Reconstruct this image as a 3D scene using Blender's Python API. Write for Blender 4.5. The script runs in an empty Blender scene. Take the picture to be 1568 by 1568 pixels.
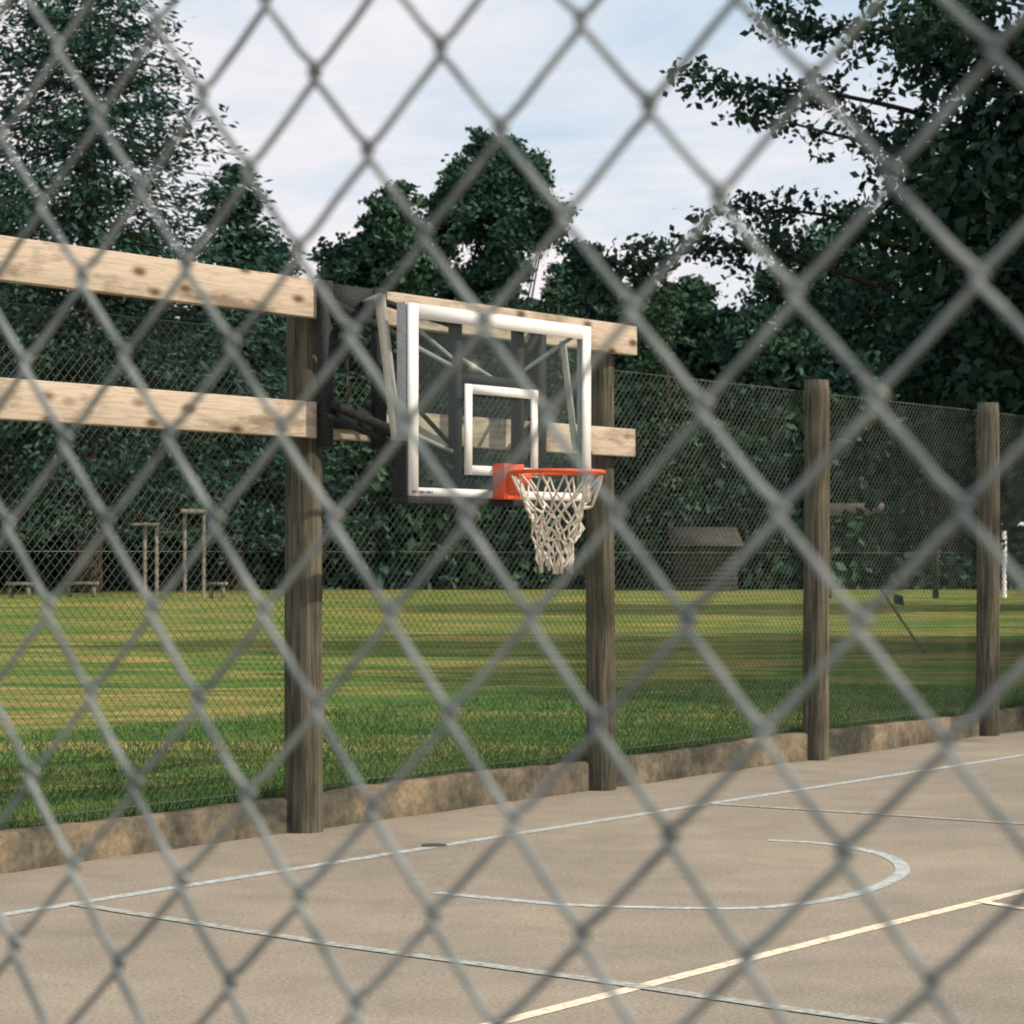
import bpy, math, random
import numpy as np
from mathutils import Matrix, Vector
rng=np.random.default_rng(7); random.seed(7)
scene=bpy.context.scene
scene.view_settings.view_transform='Standard'; scene.view_settings.look='None'; scene.view_settings.exposure=0

# ------------------------------------------------------------ helpers
def link(o,parent=None):
    scene.collection.objects.link(o)
    if parent is not None: o.parent=parent
    return o
def mesh_obj(name,V,F,mat,parent=None,smooth=False,matrix=None):
    V=np.asarray(V,dtype=np.float32); F=np.asarray(F,dtype=np.int32)
    me=bpy.data.meshes.new(name)
    me.vertices.add(len(V)); me.vertices.foreach_set('co',V.ravel())
    me.loops.add(F.size); me.loops.foreach_set('vertex_index',F.ravel())
    me.polygons.add(len(F)); me.polygons.foreach_set('loop_start',np.arange(len(F),dtype=np.int32)*F.shape[1])
    me.update(calc_edges=True); me.validate()
    if smooth: me.polygons.foreach_set('use_smooth',np.ones(len(F),dtype=bool))
    me.materials.append(mat)
    o=bpy.data.objects.new(name,me)
    if matrix is not None: o.matrix_world=matrix
    return link(o,parent)
def empty(name,matrix=None):
    e=bpy.data.objects.new(name,None); e.empty_display_size=.2
    if matrix is not None: e.matrix_world=matrix
    return link(e)
class MB:
    def __init__(s): s.V=[];s.F=[];s.n=0
    def add(s,V,F):
        s.V.append(np.asarray(V,float)); s.F.append(np.asarray(F,int)+s.n); s.n+=len(V)
    def box(s,a,b):
        x0,y0,z0=a;x1,y1,z1=b
        V=[(x0,y0,z0),(x1,y0,z0),(x1,y1,z0),(x0,y1,z0),(x0,y0,z1),(x1,y0,z1),(x1,y1,z1),(x0,y1,z1)]
        s.add(V,[(0,3,2,1),(4,5,6,7),(0,1,5,4),(1,2,6,5),(2,3,7,6),(3,0,4,7)])
    def tube(s,P,r,k=8,cap=True):
        P=np.asarray(P,float); n=len(P)
        r=np.broadcast_to(np.asarray(r,float),(n,))
        T=np.gradient(P,axis=0); T/=np.linalg.norm(T,axis=1)[:,None]+1e-12
        ref=np.array([0,0,1.]) if abs(T[:,2]).mean()<.8 else np.array([0.0,1.,0.])
        A=np.cross(T,ref); A/=np.linalg.norm(A,axis=1)[:,None]+1e-12
        B=np.cross(T,A)
        th=np.arange(k)*2*np.pi/k+math.pi/k
        V=P[:,None,:]+r[:,None,None]*(np.cos(th)[None,:,None]*A[:,None,:]+np.sin(th)[None,:,None]*B[:,None,:])
        i=np.arange(n-1)[:,None]*k; j=np.arange(k)[None,:]; j2=(j+1)%k
        F=np.stack([i+j,i+j2,i+k+j2,i+k+j],-1).reshape(-1,4)
        V=V.reshape(-1,3)
        if cap and k%2==0:
            ex=[]
            for b in (0,(n-1)*k):
                for q in range(k//2-1): ex.append((b+q,b+q+1,b+k-2-q,b+k-1-q))
            F=np.vstack([F,ex])
        s.add(V,F)
    def bar(s,p,q,w): # square bar
        s.tube([p,q],w*0.7071,4)
    def obj(s,name,mat,parent=None,smooth=False,matrix=None,bevel=0):
        o=mesh_obj(name,np.vstack(s.V),np.vstack(s.F),mat,parent,smooth,matrix)
        if bevel:
            m=o.modifiers.new('bevel','BEVEL'); m.width=bevel; m.segments=2; m.limit_method='ANGLE'
        return o

def mat_new(name,rough=.8,col=(.5,.5,.5),metal=0,spec=.3):
    m=bpy.data.materials.new(name); m.use_nodes=True
    b=m.node_tree.nodes['Principled BSDF']
    b.inputs['Base Color'].default_value=(*col,1); b.inputs['Roughness'].default_value=rough
    b.inputs['Metallic'].default_value=metal; b.inputs['Specular IOR Level'].default_value=spec
    return m,m.node_tree.nodes,m.node_tree.links,b
def coord(N,L,scale=(1,1,1),rot=(0,0,0),kind='Object'):
    t=N.new('ShaderNodeTexCoord'); mp=N.new('ShaderNodeMapping')
    mp.inputs['Scale'].default_value=scale; mp.inputs['Rotation'].default_value=rot
    L.new(t.outputs[kind],mp.inputs['Vector']); return mp.outputs[0]
def noise(N,L,vec,scale,detail=4,rough=.55,dist=0):
    n=N.new('ShaderNodeTexNoise'); n.inputs['Scale'].default_value=scale; n.inputs['Detail'].default_value=detail
    n.inputs['Roughness'].default_value=rough; n.inputs['Distortion'].default_value=dist
    L.new(vec,n.inputs['Vector']); return n.outputs['Fac']
def ramp(N,L,f,stops):
    r=N.new('ShaderNodeValToRGB'); e=r.color_ramp.elements
    while len(e)<len(stops): e.new(.5)
    for k,(p,c) in enumerate(stops):
        e[k].position=p; e[k].color=(*c,1) if len(c)==3 else c
    L.new(f,r.inputs[0]); return r.outputs[0]
def mix(N,L,f,a,b,mode='MIX'):
    m=N.new('ShaderNodeMix'); m.data_type='RGBA'; m.blend_type=mode
    for sock,v in ((m.inputs[0],f),(m.inputs[6],a),(m.inputs[7],b)):
        if isinstance(v,(int,float)): sock.default_value=v
        elif isinstance(v,tuple): sock.default_value=(*v,1)
        else: L.new(v,sock)
    return m.outputs[2]
def bump(N,L,b,h,strength=.4,dist=.01):
    n=N.new('ShaderNodeBump'); n.inputs['Strength'].default_value=strength; n.inputs['Distance'].default_value=dist
    L.new(h,n.inputs['Height']); L.new(n.outputs[0],b.inputs['Normal'])
def diffuse_mat(name):
    m=bpy.data.materials.new(name); m.use_nodes=True; N=m.node_tree.nodes; L=m.node_tree.links
    N.remove(N['Principled BSDF']); d=N.new('ShaderNodeBsdfDiffuse'); L.new(d.outputs[0],N['Material Output'].inputs[0])
    return m,N,L,d

# ------------------------------------------------------------ materials
def foliage_mat(name,dark,mid,lite,scale=.5):
    m,N,L,d=diffuse_mat(name)
    f=noise(N,L,coord(N,L),scale,3,.65)
    L.new(ramp(N,L,f,[(.32,dark),(.5,mid),(.68,lite)]),d.inputs['Color']); return m
M_conif=foliage_mat('conifer_needles',(.030,.066,.066),(.046,.096,.080),(.075,.14,.10),.6)  # dark greens lifted towards teal, haze painted into the needle colour
M_leaf=foliage_mat('broad_leaves',(.019,.038,.036),(.029,.056,.042),(.052,.088,.050),.8)
M_far=foliage_mat('far_leaves',(.032,.068,.056),(.054,.108,.076),(.088,.155,.095),.35)  # blue-green lift in the darks stands in for distance haze
M_blade=foliage_mat('grass_blades',(.05,.12,.035),(.085,.17,.048),(.17,.23,.08),1.5)
M_bark,N,L,b=diffuse_mat('bark')
L.new(ramp(N,L,noise(N,L,coord(N,L,(3,3,.6)),3),[(.35,(.03,.026,.022)),(.65,(.08,.065,.05))]),b.inputs['Color'])

def court_color(N,L):
    v=coord(N,L)
    f1=noise(N,L,v,.45,5,.6); f2=noise(N,L,v,55,3,.7); f3=noise(N,L,v,2.3,6,.65,.3)
    c=ramp(N,L,f1,[(.3,(.265,.242,.203)),(.55,(.32,.288,.237)),(.75,(.375,.33,.257))])
    c=mix(N,L,.55,c,ramp(N,L,f3,[(.3,(.62,.63,.65)),(.7,(1,1,1))]),'MULTIPLY')
    c=mix(N,L,.85,c,ramp(N,L,f2,[(.3,(.64,.64,.66)),(.5,(1,1,1)),(.72,(1.33,1.3,1.28))]),'MULTIPLY')
    vo=N.new('ShaderNodeTexVoronoi'); vo.feature='DISTANCE_TO_EDGE'; vo.inputs['Scale'].default_value=.22
    wv=N.new('ShaderNodeVectorMath'); wv.operation='ADD'
    nn=N.new('ShaderNodeTexNoise'); nn.inputs['Scale'].default_value=1.4; nn.inputs['Detail'].default_value=4; L.new(v,nn.inputs['Vector'])
    L.new(v,wv.inputs[0]); L.new(nn.outputs['Color'],wv.inputs[1]); L.new(wv.outputs[0],vo.inputs['Vector'])
    c=mix(N,L,.14,c,ramp(N,L,vo.outputs['Distance'],[(.0,(.35,.35,.35)),(.006,(1,1,1))]),'MULTIPLY')
    return c,f2,f3
M_court,N,L,b=diffuse_mat('court_asphalt')
c,f2,f3=court_color(N,L); L.new(c,b.inputs['Color']); bump(N,L,b,f2,.5,.004)
def paint_mat(name,col,wear):
    m,N,L,b=diffuse_mat(name)
    c,f2,f3=court_color(N,L)
    w=noise(N,L,coord(N,L),18,4,.7)
    k=ramp(N,L,w,[(wear-.12,(0,0,0)),(wear+.14,(1,1,1))])
    L.new(mix(N,L,k,c,col),b.inputs['Color']); return m
M_pblue=paint_mat('paint_pale_blue',(.44,.52,.55),.45)
M_pfaint=paint_mat('paint_faint',(.40,.46,.46),.49)
M_pcream=paint_mat('paint_cream',(.76,.68,.54),.38)

M_grass,N,L,b=diffuse_mat('grass')
v=coord(N,L)
rot=math.radians(-6)
s1=noise(N,L,coord(N,L,(.22,.66,1),(0,0,rot)),1.0,7,.75,.8)
s2=noise(N,L,coord(N,L,(.4,1.2,1),(0,0,rot)),1.0,5,.7)
s3=noise(N,L,v,9,4,.75)
base=ramp(N,L,s2,[(.3,(.058,.128,.034)),(.5,(.09,.175,.043)),(.72,(.165,.235,.062))])
base=mix(N,L,ramp(N,L,s1,[(.46,(0,0,0)),(.60,(.9,.9,.9))]),base,(.39,.29,.105))
base=mix(N,L,.8,base,ramp(N,L,s3,[(.3,(.5,.5,.5)),(.7,(1.3,1.3,1.3))]),'MULTIPLY')
L.new(base,b.inputs['Color']); bump(N,L,b,s3,1,.06)

M_kerb,N,L,b=diffuse_mat('old_concrete')
v=coord(N,L); f=noise(N,L,v,1.6,5,.65); g=noise(N,L,v,22,5,.7)
c=ramp(N,L,f,[(.38,(.06,.06,.053)),(.5,(.13,.118,.095)),(.64,(.26,.21,.15))])
c=mix(N,L,.8,c,ramp(N,L,g,[(.3,(.5,.5,.5)),(.7,(1.2,1.18,1.1))]),'MULTIPLY')
L.new(c,b.inputs['Color']); bump(N,L,b,g,.6,.012)

M_beam,N,L,b=diffuse_mat('pine_beam')
g=noise(N,L,coord(N,L,(1.2,22,22)),3,5,.6,1.2)
c=ramp(N,L,g,[(.3,(.38,.31,.24)),(.5,(.50,.42,.335)),(.72,(.58,.50,.41))])
vo=N.new('ShaderNodeTexVoronoi'); vo.inputs['Scale'].default_value=1.0; vo.inputs['Randomness'].default_value=1
L.new(coord(N,L,(3.4,7,7)),vo.inputs['Vector'])
kn=ramp(N,L,vo.outputs['Distance'],[(.10,(0,0,0)),(.17,(.5,.5,.5)),(.27,(1,1,1))])
c=mix(N,L,kn,(.14,.095,.065),c)
st=noise(N,L,coord(N,L,(1.0,2,3)),1.6,5,.65)
c=mix(N,L,.9,c,ramp(N,L,st,[(.38,(.42,.40,.37)),(.52,(1,1,1))]),'MULTIPLY')
L.new(c,b.inputs['Color']); bump(N,L,b,g,.3,.004)

M_post,N,L,b=diffuse_mat('weathered_post')
g=noise(N,L,coord(N,L,(30,30,1.6)),1.2,5,.65,.5); f=noise(N,L,coord(N,L,(1,1,1)),3,4)
c=ramp(N,L,g,[(.3,(.045,.042,.035)),(.5,(.115,.105,.082)),(.7,(.22,.19,.14))])
c=mix(N,L,.6,c,ramp(N,L,f,[(.35,(.5,.58,.5)),(.6,(1,1,1))]),'MULTIPLY')
L.new(c,b.inputs['Color']); bump(N,L,b,g,.8,.012)

def galv(name,c0,c1,rough=.45,metal=.5,scale=60,spec=.5):
    m,N,L,b=mat_new(name,rough,metal=metal,spec=spec)
    f=noise(N,L,coord(N,L),scale,2,.6)
    L.new(ramp(N,L,f,[(.35,c0),(.65,c1)]),b.inputs['Base Color']); return m
M_wire=galv('galvanised_wire',(.11,.135,.133),(.28,.31,.295),.45,.15,30,.7)
M_wire2=galv('green_grey_wire',(.06,.08,.07),(.13,.155,.135),.6,.2,3)
M_white=galv('white_paint',(.74,.74,.74),(.84,.84,.82),.5,0)
M_alu=galv('grey_aluminium',(.30,.33,.34),(.42,.44,.45),.55,.1)
M_black=galv('black_steel',(.014,.017,.019),(.035,.038,.042),.75,0,60,.2)
M_orange=galv('orange_paint',(.66,.09,.025),(.8,.13,.04),.5,0)
M_net=galv('net_cord',(.70,.64,.54),(.84,.79,.70),.9,0)
M_dwood=galv('dark_timber',(.03,.032,.028),(.065,.064,.052),.9,0,3)
M_gwood=galv('grey_timber',(.13,.12,.095),(.25,.22,.175),.9,0,3)
M_glass,N,L,b=mat_new('clear_acrylic',.2,(.5,.58,.6),spec=.5)
tr=N.new('ShaderNodeBsdfTransparent'); tr.inputs[0].default_value=(.93,.965,.965,1)
ms=N.new('ShaderNodeMixShader'); ms.inputs[0].default_value=.03
L.new(tr.outputs[0],ms.inputs[1]); L.new(b.outputs[0],ms.inputs[2]); L.new(ms.outputs[0],N['Material Output'].inputs[0])

# ------------------------------------------------------------ frame along the far fence
ux,uy=.593,.805; k=math.hypot(ux,uy); ux/=k; uy/=k
P0=(-1.204,13.85)
FR=Matrix(((ux,-uy,0,P0[0]),(uy,ux,0,P0[1]),(0,0,1,0),(0,0,0,1)))
def W(t,o,z=0): return (P0[0]+ux*t+uy*o, P0[1]+uy*t-ux*o, z)

gp=[(260,-.01),(-.14,-.01),(-.14,.175),(-3,.175),(-30,.18),(-2500,.18)]
V=[];F=[]
for o,z in gp:
    for t in (-2500,-60,60,2500): V.append(W(t,o,z))
for i in range(len(gp)-1):
    for j in range(3): a=i*4+j; F.append((a,a+1,a+5,a+4))
mesh_obj('ground',V,F,M_grass)
mb=MB(); mb.add([W(-22,26,0),W(45,26,0),W(45,-.02,0),W(-22,-.02,0)],[(0,1,2,3)])
mb.obj('basketball_court',M_court)

def strip(pts,w,z=.0025):
    P=np.array(pts,float); T=np.gradient(P,axis=0); T/=np.linalg.norm(T,axis=1)[:,None]
    Nn=np.stack([-T[:,1],T[:,0]],1)*w/2
    n=len(P); V=np.zeros((2*n,3)); V[:n,:2]=P+Nn; V[n:,:2]=P-Nn; V[:,2]=z
    F=[(n+i,n+i+1,i+1,i) for i in range(n-1)]
    return V,F
def catmull(pts,n=10):
    P=[np.array(p,float) for p in pts]; P=[2*P[0]-P[1]]+P+[2*P[-1]-P[-2]]; out=[]
    for i in range(1,len(P)-2):
        for s in np.linspace(0,1,n,endpoint=False):
            a,b_,c_,d=P[i-1:i+3]
            out.append(.5*((2*b_)+(c_-a)*s+(2*a-5*b_+4*c_-d)*s*s+(3*b_-a-3*c_+d)*s**3))
    out.append(P[-2]); return out
mk=empty('court_markings')
mb=MB(); mb.add(*strip([W(-14,1.06)[:2],W(-2.8,1.06)[:2],W(2,1.08)[:2],W(20,1.3)[:2]],.08)); mb.obj('baseline',M_pblue,mk)
mb=MB(); mb.add(*strip([(-2.0,10.94),(-.706,9.79),(.333,8.97),(.958,8.43),(4.2,5.8)],.075,.0045)); mb.obj('lane_line',M_pfaint,mk)
mb=MB(); mb.add(*strip([(-3.3,4.0),(-.053,8.16),(.889,9.4),(1.631,10.36),(2.436,11.37),(8,18.6)],.07)); mb.obj('boundary_line',M_pcream,mk)
mb=MB(); mb.add(*strip([(2.16,11.02),(2.31,10.8),(3.5,9.9)],.065,.0045)); mb.obj('tick_line',M_pcream,mk)
arc=catmull([(-.36,11.32),(.0,11.08),(.345,10.9),(1.025,10.82),(1.407,11.03),(1.706,11.42),(1.966,12.05),(2.0,12.65),(1.847,13.08),(1.658,13.3),(1.432,13.4)])
mb=MB(); mb.add(*strip(arc,.075)); mb.obj('key_circle',M_pblue,mk)
mb=MB(); mb.add(*strip([(1.2,15.4),(2.2,14.78),(3.04,14.2),(6,12.3)],.07,.0045)); mb.obj('far_lane_line',M_pfaint,mk)
th=np.linspace(0,2*np.pi,24,endpoint=False); cx,cy=-.428,13.16
Vd=[(cx+.07*math.cos(a),cy+.07*math.sin(a),.005) for a in th]
me_=bpy.data.meshes.new('drain_cover'); me_.from_pydata(Vd,[],[tuple(range(24))]); me_.materials.append(M_dwood)
link(bpy.data.objects.new('drain_cover',me_))

ts=np.arange(-14,20,.12); prof=[(0,0),(0.0,.19),(-.02,.205),(-.13,.205),(-.13,0)]
V=[];F=[]
for i,t in enumerate(ts):
    w=.014*math.sin(t*2.1)+.010*math.sin(t*5.3+1)+rng.normal(0,.002)
    h=.010*math.sin(t*1.3)+rng.normal(0,.003)
    for (o,z) in prof: V.append((t,-(o+(w if o>-.1 else 0)-.012),z+(h if z>0 else -.05)))
n=len(prof)
for i in range(len(ts)-1):
    for j in range(n-1): a=i*n+j; F.append((a,a+1,a+n+1,a+n))
mesh_obj('concrete_kerb',V,F,M_kerb,matrix=FR)

def post(t,h,r,name='wooden_fence_post'):
    nz,nk=30,24; zs=np.linspace(-.1,h,nz); V=[]
    ph=rng.uniform(0,6,3)
    for z in zs:
        for a in range(nk):
            A=a*2*math.pi/nk
            rr=r*(1.03-.05*z/3)*(1+.018*math.sin(3*A+ph[0]+z*.7)+.012*math.sin(7*A+ph[1]))
            if z==zs[-1]: rr*=.93
            V.append((t+rr*math.cos(A)+.008*math.sin(z*1.3+ph[2]),rr*math.sin(A),z))
    V=np.array(V); F=[]
    for i in range(nz-1):
        for a in range(nk): F.append((i*nk+a,i*nk+(a+1)%nk,(i+1)*nk+(a+1)%nk,(i+1)*nk+a))
    b0=(nz-1)*nk
    for q in range(nk//2-1): F.append((b0+q,b0+q+1,b0+nk-2-q,b0+nk-1-q))
    return mesh_obj(name,V,F,M_post,smooth=True,matrix=FR)
for t,h,r in ((-9.15,2.97,.10),(-6.1,3.15,.105),(-3.05,3.15,.108),(0,3.13,.108),(3.05,3.08,.097),(6.05,2.97,.10),(9.15,2.95,.10),(12.2,2.95,.10),(15.2,2.95,.1)):
    post(t,h,r)

def beam(t0,t1,o0,z0,z1,name='timber_beam'):
    mb=MB(); mb.box((t0,-(o0+.075),z0),(t1,-o0,z1)); return mb.obj(name,M_beam,matrix=FR,bevel=.006)
beam(-6.1,.045,.112,2.955,3.175); beam(-6.1,.02,.112,2.27,2.475)
beam(.055,3.22,.112,2.965,3.165); beam(.03,3.2,.112,2.27,2.46)

mb=MB(); t0,t1,z0,z1=-10.,15.2,.2,2.89; H=z1-z0; pitch=.062
for sgn,off in ((1,-.135),(-1,-.131)):
    for c_ in np.arange(t0-H,t1+H,pitch):
        a=c_; bq=c_+sgn*H
        P=np.array([[a,-off,z0],[bq,-off,z1]]); d=P[1]-P[0]
        lo,hi=min(a,bq),max(a,bq)
        if hi<=t0 or lo>=t1: continue
        sa=(max(lo,t0)-a)/(bq-a); sb=(min(hi,t1)-a)/(bq-a)
        q0=P[0]+d*min(sa,sb); q1=P[0]+d*max(sa,sb)
        Lq=np.linalg.norm(q1-q0)
        if Lq<.01: continue
        ns=max(2,int(Lq/.12)+1)
        Q=q0+(q1-q0)*np.linspace(0,1,ns)[:,None]
        Q[:,1]+=.012*np.sin(Q[:,0]*1.9)*np.sin(Q[:,2]*1.6); Q[1:-1,0]+=rng.normal(0,.0015,ns-2)
        mb.tube(Q,.0019,3,cap=False)
for z in (.24,2.89,1.62): mb.tube([(t,.14,z) for t in np.linspace(t0,t1,60)],.003,4)
mb.obj('chain_link_fence',M_wire2,matrix=FR)

# ------------------------------------------------------------ basketball hoop
hoop=empty('basketball_hoop',FR)
def add(mb,name,mat,bevel=0,smooth=False): return mb.obj(name,mat,hoop,smooth,bevel=bevel)
oB=.70; tl,tr_=.095,1.91; zb,zt=1.935,3.03; tc=(tl+tr_)/2-.02
mb=MB(); mb.box((tl+.02,-oB+.012,zb+.02),(tr_-.02,-oB+.020,zt-.02)); add(mb,'acrylic_panel',M_glass)
mb=MB()
f0,f1=-oB-.003,-oB+.010
mb.box((tl,f0,zb),(tl+.085,f1,zt)); mb.box((tr_-.085,f0,zb),(tr_,f1,zt))
mb.box((tl+.085,f0+.001,zt-.085),(tr_-.085,f1,zt)); mb.box((tl+.085,f0+.001,zb),(tr_-.085,f1,zb+.05))
add(mb,'board_border',M_white)
mb=MB()
a,b_=tc-.36,tc+.36; s0,s1=2.07,2.60; w=.062
mb.box((a,f0,s0),(a+w,f1,s1)); mb.box((b_-w,f0,s0),(b_,f1,s1)); mb.box((a+w,f0+.001,s1-.055),(b_-w,f1,s1)); mb.box((a+w,f0+.001,s0),(b_-w,f1,s0+.055))
add(mb,'target_square',M_white)
mb=MB()
for i in range(9):
    x=tl+.03+i*.022; mb.box((x,f0-.002,zb+.018),(x+.014-.004*(i%3),f0-.0005,zb+.031))
add(mb,'maker_lettering',M_black)
mb=MB()
e0,e1=-oB+.021,-oB+.085
mb.box((tl-.004,e0,zb),(tl+.03,e1,zt+.004)); mb.box((tr_-.03,e0,zb),(tr_+.004,e1,zt+.004))
mb.box((tl+.03,e0,zt-.03),(tr_-.03,e1,zt+.004)); mb.box((tl+.03,e0,zb),(tr_-.03,e1,zb+.03))
add(mb,'board_frame',M_alu,.003)
mb=MB()
mb.box((tl-.02,-oB-.012,zb-.045),(tr_+.02,-oB+.11,zb-.003))
mb.box((tl-.022,-oB-.0,zb-.002),(tl-.006,-oB+.11,2.25)); mb.box((tr_+.006,-oB,zb-.002),(tr_+.022,-oB+.11,2.25))
add(mb,'edge_padding',M_black,.006)
mb=MB()
ob=-oB+.12
for t in (.68,1.30): mb.box((t-.028,ob-.03,1.99),(t+.028,ob+.03,2.98))
mb.box((.716,ob-.028,2.62),(1.264,ob+.028,2.67))
mb.box((.716,ob-.028,2.08),(1.264,ob+.028,2.14))
add(mb,'rear_uprights',M_black)
mb=MB()
for ta,tb in ((-.06,.66),(2.04,1.32)):
    for za,zb2 in ((3.06,2.72),(2.47,2.2)):
        mb.bar((ta,-.22,za),(tb,ob+.02,zb2),.045)
    mb.bar((ta,-.22,3.0),(tb,ob+.02,2.25),.022)
for t,zt2 in ((-.06,3.17),(.42,3.17),(2.04,3.1)):
    mb.box((t-.045,-.235,2.22),(t+.045,-.188,zt2))
mb.box((.02,-.215,2.97),(.37,-.189,3.16)); mb.box((.02,-.215,2.33),(.37,-.189,2.475))
mb.bar((.42,-.21,3.1),(.66,ob,2.95),.04); mb.bar((.42,-.21,2.35),(.66,ob,2.1),.04)
mb.bar((-.06,-.21,2.4),(.2,-.62,2.2),.035)
add(mb,'mounting_arms',M_black)
mb=MB()
mb.bar((tl+.02,-.47,3.09),(tl+.02,-.60,2.25),.045); mb.bar((tr_-.02,-.5,2.95),(tr_-.02,-.60,2.25),.03)
mb.bar((tl,-.47,3.07),(.3,-.19,3.07),.03)
add(mb,'side_braces',M_white)
mb=MB()
mb.bar((tl+.03,-.60,2.98),(.68,ob,2.74),.02); mb.bar((tl+.03,-.60,2.84),(.68,ob,2.70),.02)
mb.bar((.68,ob+.04,2.80),(1.3,ob+.04,2.60),.02)
mb.bar((tr_-.03,-.60,2.98),(1.3,ob,2.70),.02)
mb.bar((tl+.03,-.60,2.33),(.68,ob,2.2),.02)
add(mb,'cross_braces',M_alu)
zr=2.085; rr=.272; oc=oB+.40
mb=MB()
mb.box((tc-.10,-oB-.09,1.93),(tc+.10,-oB-.004,2.14))
mb.box((tc-.07,-oB-.13,2.05),(tc+.07,-oB-.09,2.10))
V=[(tc-.068,-oB-.088,1.95),(tc+.068,-oB-.088,1.95),(tc+.068,-oB-.088,2.085),(tc-.068,-oB-.088,2.085),(tc-.06,-oB-.17,2.06),(tc+.06,-oB-.17,2.06),(tc+.06,-oB-.17,2.09),(tc-.06,-oB-.17,2.09)]
mb.add(V,[(0,3,2,1),(4,5,6,7),(0,1,5,4),(1,2,6,5),(2,3,7,6),(3,0,4,7)])
add(mb,'rim_bracket',M_orange,.004)
mb=MB(); A=np.linspace(0,2*np.pi,65)
mb.tube(np.stack([tc+rr*np.cos(A),-oc+rr*np.sin(A),np.full_like(A,zr)],1),.0125,10,cap=False)
for i in range(12):
    a_=(i+.5)*2*math.pi/12; p=np.array([tc+(rr-.004)*math.cos(a_),-oc+(rr-.004)*math.sin(a_),zr-.01])
    mb.tube([p,p+[0,0,-.025]],.006,6)
add(mb,'rim',M_orange,smooth=True)
lev=[(0,.27),(-.14,.205),(-.21,.170),(-.275,.147),(-.34,.128),(-.40,.113),(-.465,.102),(-.53,.096)]
nod={}
for j,(dz,r) in enumerate(lev):
    for i in range(12):
        a_=(i+.5+.5*(j%2))*2*math.pi/12+rng.normal(0,.05)*(j>0)
        r2=r*(1+rng.normal(0,.07)*(j>0)); nod[j,i]=np.array([tc+r2*math.cos(a_)+.004*j,-oc+r2*math.sin(a_)+.004*j,zr-.02+dz+rng.normal(0,.014)*(j>0)])
mb=MB()
for j in range(len(lev)-1):
    for i in range(12):
        p=nod[j,i]
        for q in ((i),(i-1)%12) if j%2==0 else ((i),(i+1)%12):
            q_=nod[j+1,q]; m_=(p+q_)/2+rng.normal(0,.008,3)
            mb.tube([p,m_,q_],.0068 if j<6 else .0075,6)
for i in range(12):
    p=nod[7,i]; mb.tube([p+[0,0,.02],p-[0,0,.025]],.011,6)
add(mb,'net',M_net,smooth=True)

# ------------------------------------------------------------ foreground chain-link fence
Wd,Hh=.07,.03637; dirx=np.array([.748,-.664,0.]); dirx/=np.linalg.norm(dirx)
nf=np.array([.664,.748,0.]); up=np.array([.125*.664,.125*.748,1.])
ORI=np.array([0,.867,1.6]); T0,Z0=.01142,-.02108
mb=MB(); rw=.0016
jmin,jmax=-42,24; imin,imax=-34,34
def sm(x): return x*x*(3-2*x)
for i in range(imin,imax):
    pts=[]
    jit=rng.normal(0,.0009)
    for j in range(jmin,jmax):
        left=((i+j)%2==0)
        xa=i*Wd/2 if left else (i+1)*Wd/2
        xb=(i+1)*Wd/2 if left else i*Wd/2
        xa+= (-1 if left else 1)*rw*1.6; xb+=(1 if left else -1)*rw*1.6
        for s in (0,.05,.12,.25,.5,.75,.88,.95):
            side= 1 if left else -1
            e=min(1,min(s,1-s)/.10); dpt=side*.0026*sm(e)
            sag=.0006*math.sin(math.pi*2*s)*side
            pts.append((xa+(xb-xa)*s+jit+sag,(j+s)*Hh,dpt))
    pts=np.array(pts)
    P=ORI+(pts[:,0:1]+T0)*dirx+(pts[:,1:2]+Z0)*up+pts[:,2:3]*nf
    P+=rng.normal(0,.00012,P.shape)
    mb.tube(P,rw,6,cap=False)
ff=empty('chain_link_fence')
mb.obj('wire_mesh',M_wire,ff,smooth=True)
mb=MB()
zt_=jmax*Hh
def fp(t,z,o=0): return ORI+t*dirx+z*up+o*nf
mb.tube([fp(-1.2,zt_+.02),fp(1.22,zt_+.02)],.02,12)
mb.tube([fp(-1.2,zt_+.05),fp(-1.2,-1.6)],.03,12); mb.tube([fp(1.22,zt_+.05),fp(1.22,-1.6)],.03,12)
mb.obj('rails_and_posts',M_wire,ff,smooth=True)

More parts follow.
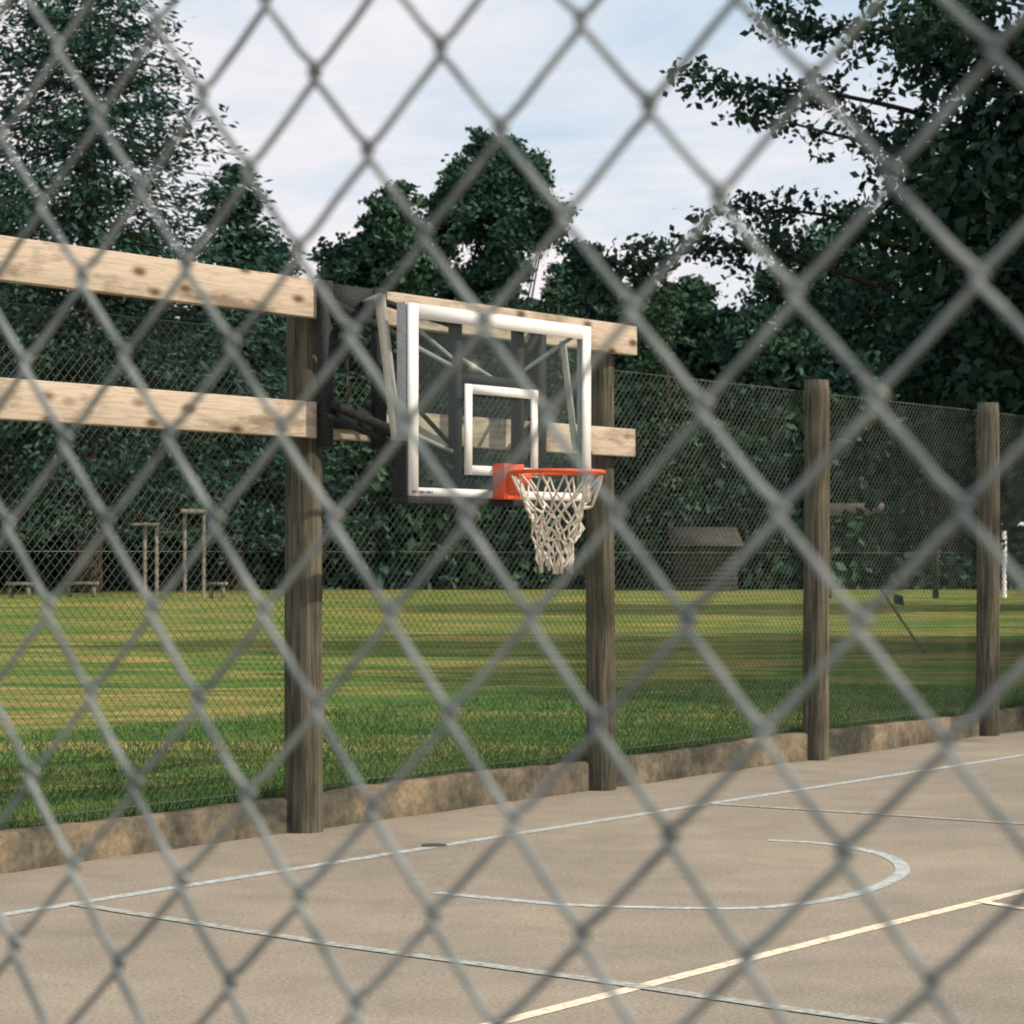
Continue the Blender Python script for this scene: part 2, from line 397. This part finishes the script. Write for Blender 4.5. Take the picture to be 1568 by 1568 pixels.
# ------------------------------------------------------------ vegetation
def leaves(C,size,asp=.55,A=None,jit=1.0):
    n=len(C); a=rng.normal(size=(n,3))
    if A is not None: a=A+a*jit
    a/=np.linalg.norm(a,axis=1)[:,None]
    b=np.cross(a,rng.normal(size=(n,3))); b/=np.linalg.norm(b,axis=1)[:,None]+1e-9
    s=size*rng.uniform(.6,1.35,(n,1))
    V=np.stack([C-a*s,C-b*s*asp,C+a*s,C+b*s*asp],1).reshape(-1,3)
    F=np.arange(4*n).reshape(n,4); return V,F
def conifer_leaves(mb,wood,x,y,H,R,z0=1.0,levels=48,per=8,npb=46,size=.3,droop=.25):
    wood.tube([(x,y,0),(x+.1,y,H*.5),(x,y,H*.98)],[R*.05+.12,R*.03+.08,.03],8)
    for l in range(levels):
        f=(l+rng.uniform(0,.9))/levels; z=z0+(H-z0)*f
        for q in range(per):
            if rng.random()<.1: continue
            az=rng.uniform(0,2*math.pi); ln=R*(1-f)**.75*rng.uniform(.5,1.18)+.25
            d=np.array([math.cos(az),math.sin(az),0])
            n=max(6,int(npb*(ln/R)**.7+6)); s=rng.uniform(.1,1,n)**.75
            up_=.18*ln*f
            base=np.array([x,y,z])+d*(s*ln)[:,None]; base[:,2]+=-droop*ln*s**1.0+.22*ln*s**3+up_*s
            wd=.10*ln*(1-.6*s)+.18
            C=base+rng.normal(0,1,(n,3))*np.stack([wd,wd,wd*.30],1)
            C[:,2]-=rng.uniform(0,.3,n)
            A=d[None,:]*1.0+np.array([0,0,-.25]); mb.add(*leaves(C,size,.36,A,.55))
            if ln>R*.35:
                e=np.array([x,y,z]); wood.tube([e,e+d*ln*.5+[0,0,-droop*ln*.4],e+d*ln*.9+[0,0,-droop*ln*.62]],[.05,.03,.012],4)
def broad(mb,wood,x,y,H,R,n_lobes=9,cl=22,lpc=55,size=.2,zb=None):
    if zb is None: zb=max(.05,1-2.7*R/H)
    wood.tube([(x,y,0),(x+rng.normal(0,.2),y,H*.35),(x+rng.normal(0,.3),y,H*.7)],[R*.07,R*.05,R*.02],8)
    cz=H*(zb+1)/2; hz=H*(1-zb)/2
    for l in range(n_lobes):
        v=rng.normal(size=3); v/=np.linalg.norm(v)
        rl=R*rng.uniform(.28,.5)
        if l<4:
            rl=R*(.66-.10*l); v=np.array([rng.normal(0,.15),rng.normal(0,.15),-.1+.33*l])
            c=np.array([x,y,cz])+v*np.array([R,R,hz-rl*.4])
        else:
            c=np.array([x,y,cz])+v*np.array([R-rl*.7,R-rl*.7,hz-rl*.9])*rng.uniform(.55,1.02)
        wood.tube([(x,y,H*.3),(c+np.array([x,y,H*.3]))/2+rng.normal(0,.2,3),c],[R*.03,R*.02,.02],5)
        u=rng.normal(size=(cl,3)); u/=np.linalg.norm(u,axis=1)[:,None]
        cc=c+u*rl*rng.uniform(.35,1.15,(cl,1))*np.array([1,1,.75])
        C=np.repeat(cc,lpc,0)+rng.normal(0,rl*.20,(cl*lpc,3))*np.array([1,1,.7])
        C=C[C[:,2]>.1]
        mb.add(*leaves(C,size,.6))
for (x,y,H,R,lv) in ((-16.0,90,27,9.6,70),(-25,95,30,9,30),(-11.2,97,17.5,5.0,40)):
    e=empty('fir_tree'); a,w_=MB(),MB(); conifer_leaves(a,w_,x,y,H,R,3.0,lv,10,96,.18)
    w_.obj('trunk_and_limbs',M_bark,e); a.obj('foliage',M_conif,e)
e=empty('pine_tree'); a,w_=MB(),MB()
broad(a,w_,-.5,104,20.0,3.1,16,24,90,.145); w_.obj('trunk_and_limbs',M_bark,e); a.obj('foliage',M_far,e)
a,w_=MB(),MB()
spec=[(-5.2,103,17.4,2.9),(-8.4,107,15.0,2.8),(-.4,102.5,13.2,3.2),(3.2,106,15.2,2.5),(-2.7,108,14.6,3.0),(5.2,103,13.6,2.6),(8.0,106,14.0,3.0),(11,104,14.6,3.8),(15,106,17,4.4),(20,104,18,5),(26,106,19,5.5),(-11,104,15.5,3.6),(-17,108,16,4.8),(-24,105,18,5.5)]
for x,y,H,R in spec: broad(a,w_,x,y,H,R,14,20,56,.17)
for x in (-9.4,-7.0,1.9,6.4): conifer_leaves(a,w_,x,100,14.6+rng.uniform(-1,.6),2.2,.5,26,6,22,.16)
n=80000; C=np.stack([rng.uniform(-36,36,n),rng.uniform(98,102,n),rng.uniform(0,1,n)**.9*11],1)
C[:,2]*= .8+.25*np.sin(C[:,0]*.6)+.1*np.sin(C[:,0]*1.7)
C[:,1]+=.25*C[:,2]
a.add(*leaves(C,.26,.65))
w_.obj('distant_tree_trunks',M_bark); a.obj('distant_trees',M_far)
xs=np.linspace(-120,120,160); V=[];F=[]
for i,x in enumerate(xs):
    h=12.8+1.0*math.sin(x*.35)+.7*math.sin(x*.9+1)+rng.normal(0,.3)
    V+=[(x,106,0),(x,109,h*.8),(x,114,h),(x,150,h+1)]
for i in range(len(xs)-1):
    for j in range(3): q=i*4+j; F.append((q,q+4,q+5,q+1))
mesh_obj('tree_backing_hull',V,F,M_leaf)  # dark hull added behind the trees to block sky gaps

# right-hand broadleaf tree
e=empty('oak_tree'); a,w_=MB(),MB()
tx,ty=12.5,36.5
w_.tube([(tx,ty,0),(tx-.2,ty,3),(tx-.1,ty,7),(tx,ty,11)],[.55,.42,.3,.12],12)
nl=400; u=rng.normal(size=(nl,3)); u/=np.linalg.norm(u,axis=1)[:,None]
cc=np.array([tx+.4,ty,7.2])+u*np.array([6.8,6.0,5.8])*rng.uniform(.25,1,(nl,1))**.6
cc=cc[cc[:,2]>1.6]
nu=75; cu=np.stack([rng.uniform(5.9,10,nu),rng.uniform(34,38.5,nu),rng.uniform(6.6,11,nu)],1)
cc=np.vstack([cc,cu])
C=np.repeat(cc,115,0)+rng.normal(0,.36,(len(cc)*115,3))*np.array([1,1,.62]); a.add(*leaves(C,.09,.6))
nl=320; cc2=np.stack([rng.uniform(6.0,14,nl),rng.uniform(33,40,nl),rng.uniform(2.2,7.8,nl)],1)
cc2=cc2[(cc2[:,0]-4.2)>(cc2[:,2]-3.2)*.45]
C=np.repeat(cc2,75,0)+rng.normal(0,.42,(len(cc2)*75,3)); a.add(*leaves(C,.12,.6))
for c_ in cc[::9]: w_.tube([(tx,ty,min(9,max(2.5,c_[2]-2.5))),(np.array([tx,ty,c_[2]-1])+c_)/2,c_],[.10,.05,.015],5)
sprays=[[(11,36,8),(7.7,36,9.2),(5.8,35.6,9.4),(4.58,35.4,9.4),(3.6,35.2,9.5)],
 [(11,36.5,6.5),(7.04,36.2,8.0),(5.07,36,8.5),(3.7,36,8.65),(2.7,36,8.8)],
 [(10,36,5.5),(6.6,35.5,7.3),(4.58,35.5,7.9),(3.5,35.4,8.15)],
 [(10,37,5.5),(6.06,37,6.6),(4.58,37,6.9),(3.6,37,6.95)],
 [(10,36.5,4.0),(6.6,36.2,5.3),(4.1,36,6.1),(2.9,36,6.2),(1.8,36,5.9),(1.15,36,5.5)],
 [(10,35,4),(7,34.5,4.6),(5.5,34.5,5.0),(4.2,34.5,5.2)]]
for si,sp in enumerate(sprays):
    P=np.array(catmull(sp,8)); w_.tube(P,np.linspace(.06,.006,len(P)),6)
    L_=len(P); thin=si<4
    for i,p in enumerate(P):
        f=i/L_
        if f<.22: continue
        for q in range(1+(rng.random()<(.45 if thin else .75))):
            tip=p+rng.normal(0,1,3)*np.array([.28,.5,.24])*(1.15-.7*f)
            w_.tube([p,tip],[.010,.005],4,cap=False)
            nn=int(rng.uniform(14,38) if thin else rng.uniform(18,42)); a.add(*leaves(tip+rng.normal(0,1,(nn,3))*np.array([.16,.2,.09]),.07,.6))
w_.obj('trunk_and_limbs',M_bark,e); a.obj('foliage',M_leaf,e)
for (x,y,H,R) in ((14.8,26.8,11.5,6.6),(19,62,18,8)):  # nearer tree is out of view, added to shade the field's right side
    e=empty('oak_tree'); a,w_=MB(),MB(); broad(a,w_,x,y,H,R,18,26,50,.25,.08)
    w_.obj('trunk_and_limbs',M_bark,e); a.obj('foliage',M_leaf,e)

n=80000; t=rng.uniform(-7,13,n); o=-.15-rng.uniform(0,1,n)**1.8*5
h=rng.uniform(.02,.06,n)*(1+1.0*(o>-.3)); az=rng.uniform(0,6.28,n)
X=P0[0]+ux*t+uy*o; Y=P0[1]+uy*t-ux*o
w=.006; dx,dy=np.cos(az)*w,np.sin(az)*w; lx,ly=rng.normal(0,.02,n),rng.normal(0,.02,n)
V=np.stack([np.stack([X-dx,Y-dy,np.full(n,.17)],1),np.stack([X+dx,Y+dy,np.full(n,.17)],1),np.stack([X+lx,Y+ly,.175+h],1)],1).reshape(-1,3)
mesh_obj('grass_tufts',V,np.arange(3*n).reshape(n,3),M_blade)

# ------------------------------------------------------------ things across the field
def fx(px,Y): return (px-784)/3660*Y
def fz(py,Y): return 1.6+(850-py)/3660*Y
Yg=78; g=empty('climbing_frame')
mb=MB()
for px,y0 in ((312,782),(240,805),(283,782),(222,800)): mb.bar((fx(px,Yg),Yg,.1),(fx(px,Yg),Yg,fz(y0,Yg)),.10)
mb.bar((fx(278,Yg),Yg-.1,fz(783,Yg)),(fx(316,Yg),Yg-.1,fz(783,Yg)),.14)
mb.bar((fx(205,Yg),Yg-.1,fz(803,Yg)),(fx(245,Yg),Yg-.1,fz(803,Yg)),.09)
mb.bar((fx(240,Yg),Yg+.1,fz(815,Yg)),(fx(283,Yg),Yg+.1,fz(815,Yg)),.07)
mb.obj('frame',M_gwood,g)
def bench(px0,px1,Y,name='park_bench'):
    e=empty(name); a,b2=fx(px0,Y),fx(px1,Y)
    mb=MB(); mb.box((a,Y-.25,.60),(b2,Y+.25,.70)); mb.obj('seat',M_gwood,e)
    mb=MB()
    for x in (a+.1,b2-.18): mb.box((x,Y-.2,.1),(x+.08,Y+.2,.6))
    mb.obj('legs',M_gwood,e)
bench(317,348,79); bench(10,50,79); bench(100,150,80)
e=empty('wooden_hut'); Yh=95; x0,x1=fx(1035,Yh),fx(1130,Yh)
mb=MB()
for i in range(9): mb.box((x0+.03*(i%2),Yh,.15+i*.2),(x1-.03*(i%2),Yh+2.5,.15+i*.2+.185))
mb.obj('plank_walls',M_dwood,e)
mb=MB(); mb.add([(x0-.2,Yh-.2,2.0),(x1+.2,Yh-.2,2.0),(x1+.2,Yh+2.7,2.75),(x0-.2,Yh+2.7,2.75),(x0-.2,Yh-.2,1.92),(x1+.2,Yh-.2,1.92),(x1+.2,Yh+2.7,2.67),(x0-.2,Yh+2.7,2.67)],[(0,1,2,3),(7,6,5,4),(0,4,5,1),(1,5,6,2),(2,6,7,3),(3,7,4,0)])
mb.obj('roof',M_dwood,e)
e=empty('rail_frame'); Ys=78; x0,x1=fx(1262,Ys),fx(1445,Ys); zf=fz(790,Ys)
mb=MB(); mb.box((x0,Ys,zf),(x1,Ys+.2,zf+.42)); mb.obj('rail',M_gwood,e)
mb=MB()
for x in (x0+.1,x1-.3): mb.box((x,Ys+.21,.1),(x+.18,Ys+.38,zf+.38))
mb.obj('uprights',M_dwood,e)
e=empty('football_goal'); Yq=80; x0=fx(1538,Yq); x1=x0+5; zq=fz(803,Yq)
mb=MB(); mb.tube([(x0,Yq,.1),(x0,Yq,zq)],.07,10); mb.tube([(x1,Yq,.1),(x1,Yq,zq)],.07,10); mb.tube([(x0-.07,Yq,zq),(x1+.07,Yq,zq)],.07,10); mb.tube([(x0,Yq,zq),(x0,Yq+1.5,.2)],.03,6); mb.tube([(x1,Yq,zq),(x1,Yq+1.5,.2)],.03,6)
mb.obj('goal_frame',M_white,e,smooth=True)
mb=MB(); mb.tube([(6.06,34.9,.1),(5.4,35.0,1.1)],.018,6); mb.obj('leaning_stake',M_dwood)

# ------------------------------------------------------------ sky and sun
el=math.radians(39); az=math.atan2(1.0,-.12)
sd=Vector((math.sin(az)*math.cos(el),math.cos(az)*math.cos(el),math.sin(el)))
w=bpy.data.worlds.new('World'); scene.world=w; w.use_nodes=True; N=w.node_tree.nodes; L=w.node_tree.links
bg=N['Background']; sky=N.new('ShaderNodeTexSky'); sky.sky_type='NISHITA'; sky.sun_disc=False
sky.sun_elevation=el; sky.sun_rotation=az; sky.air_density=1.0; sky.dust_density=1.0
v=coord(N,L,(1.0,1.0,3.6),(0,math.radians(8),0),'Generated')
f=noise(N,L,v,3.6,7,.6,.35)
cm=ramp(N,L,f,[(.38,(.12,.12,.12)),(.58,(.97,.97,.97))])
blue=mix(N,L,.8,sky.outputs[0],(6.0,7.8,9.3))
L.new(mix(N,L,cm,blue,(9.9,9.2,9.4)),bg.inputs[0]); bg.inputs[1].default_value=.1
sun=bpy.data.lights.new('sun','SUN'); sun.energy=4.4; sun.angle=math.radians(1.0); sun.color=(1,.85,.65)
so=bpy.data.objects.new('sun',sun); so.rotation_euler=sd.to_track_quat('Z','Y').to_euler(); link(so)

# ------------------------------------------------------------ camera
cam=bpy.data.cameras.new('camera'); cam.sensor_width=36; cam.lens=84.03; cam.shift_y=.0421
cam.clip_start=.05; cam.clip_end=4000
cam.dof.use_dof=True; cam.dof.focus_distance=5.5; cam.dof.aperture_fstop=16
co=bpy.data.objects.new('camera',cam); co.location=(0,0,1.6); co.rotation_euler=(math.radians(90),0,0); link(co)
scene.camera=co
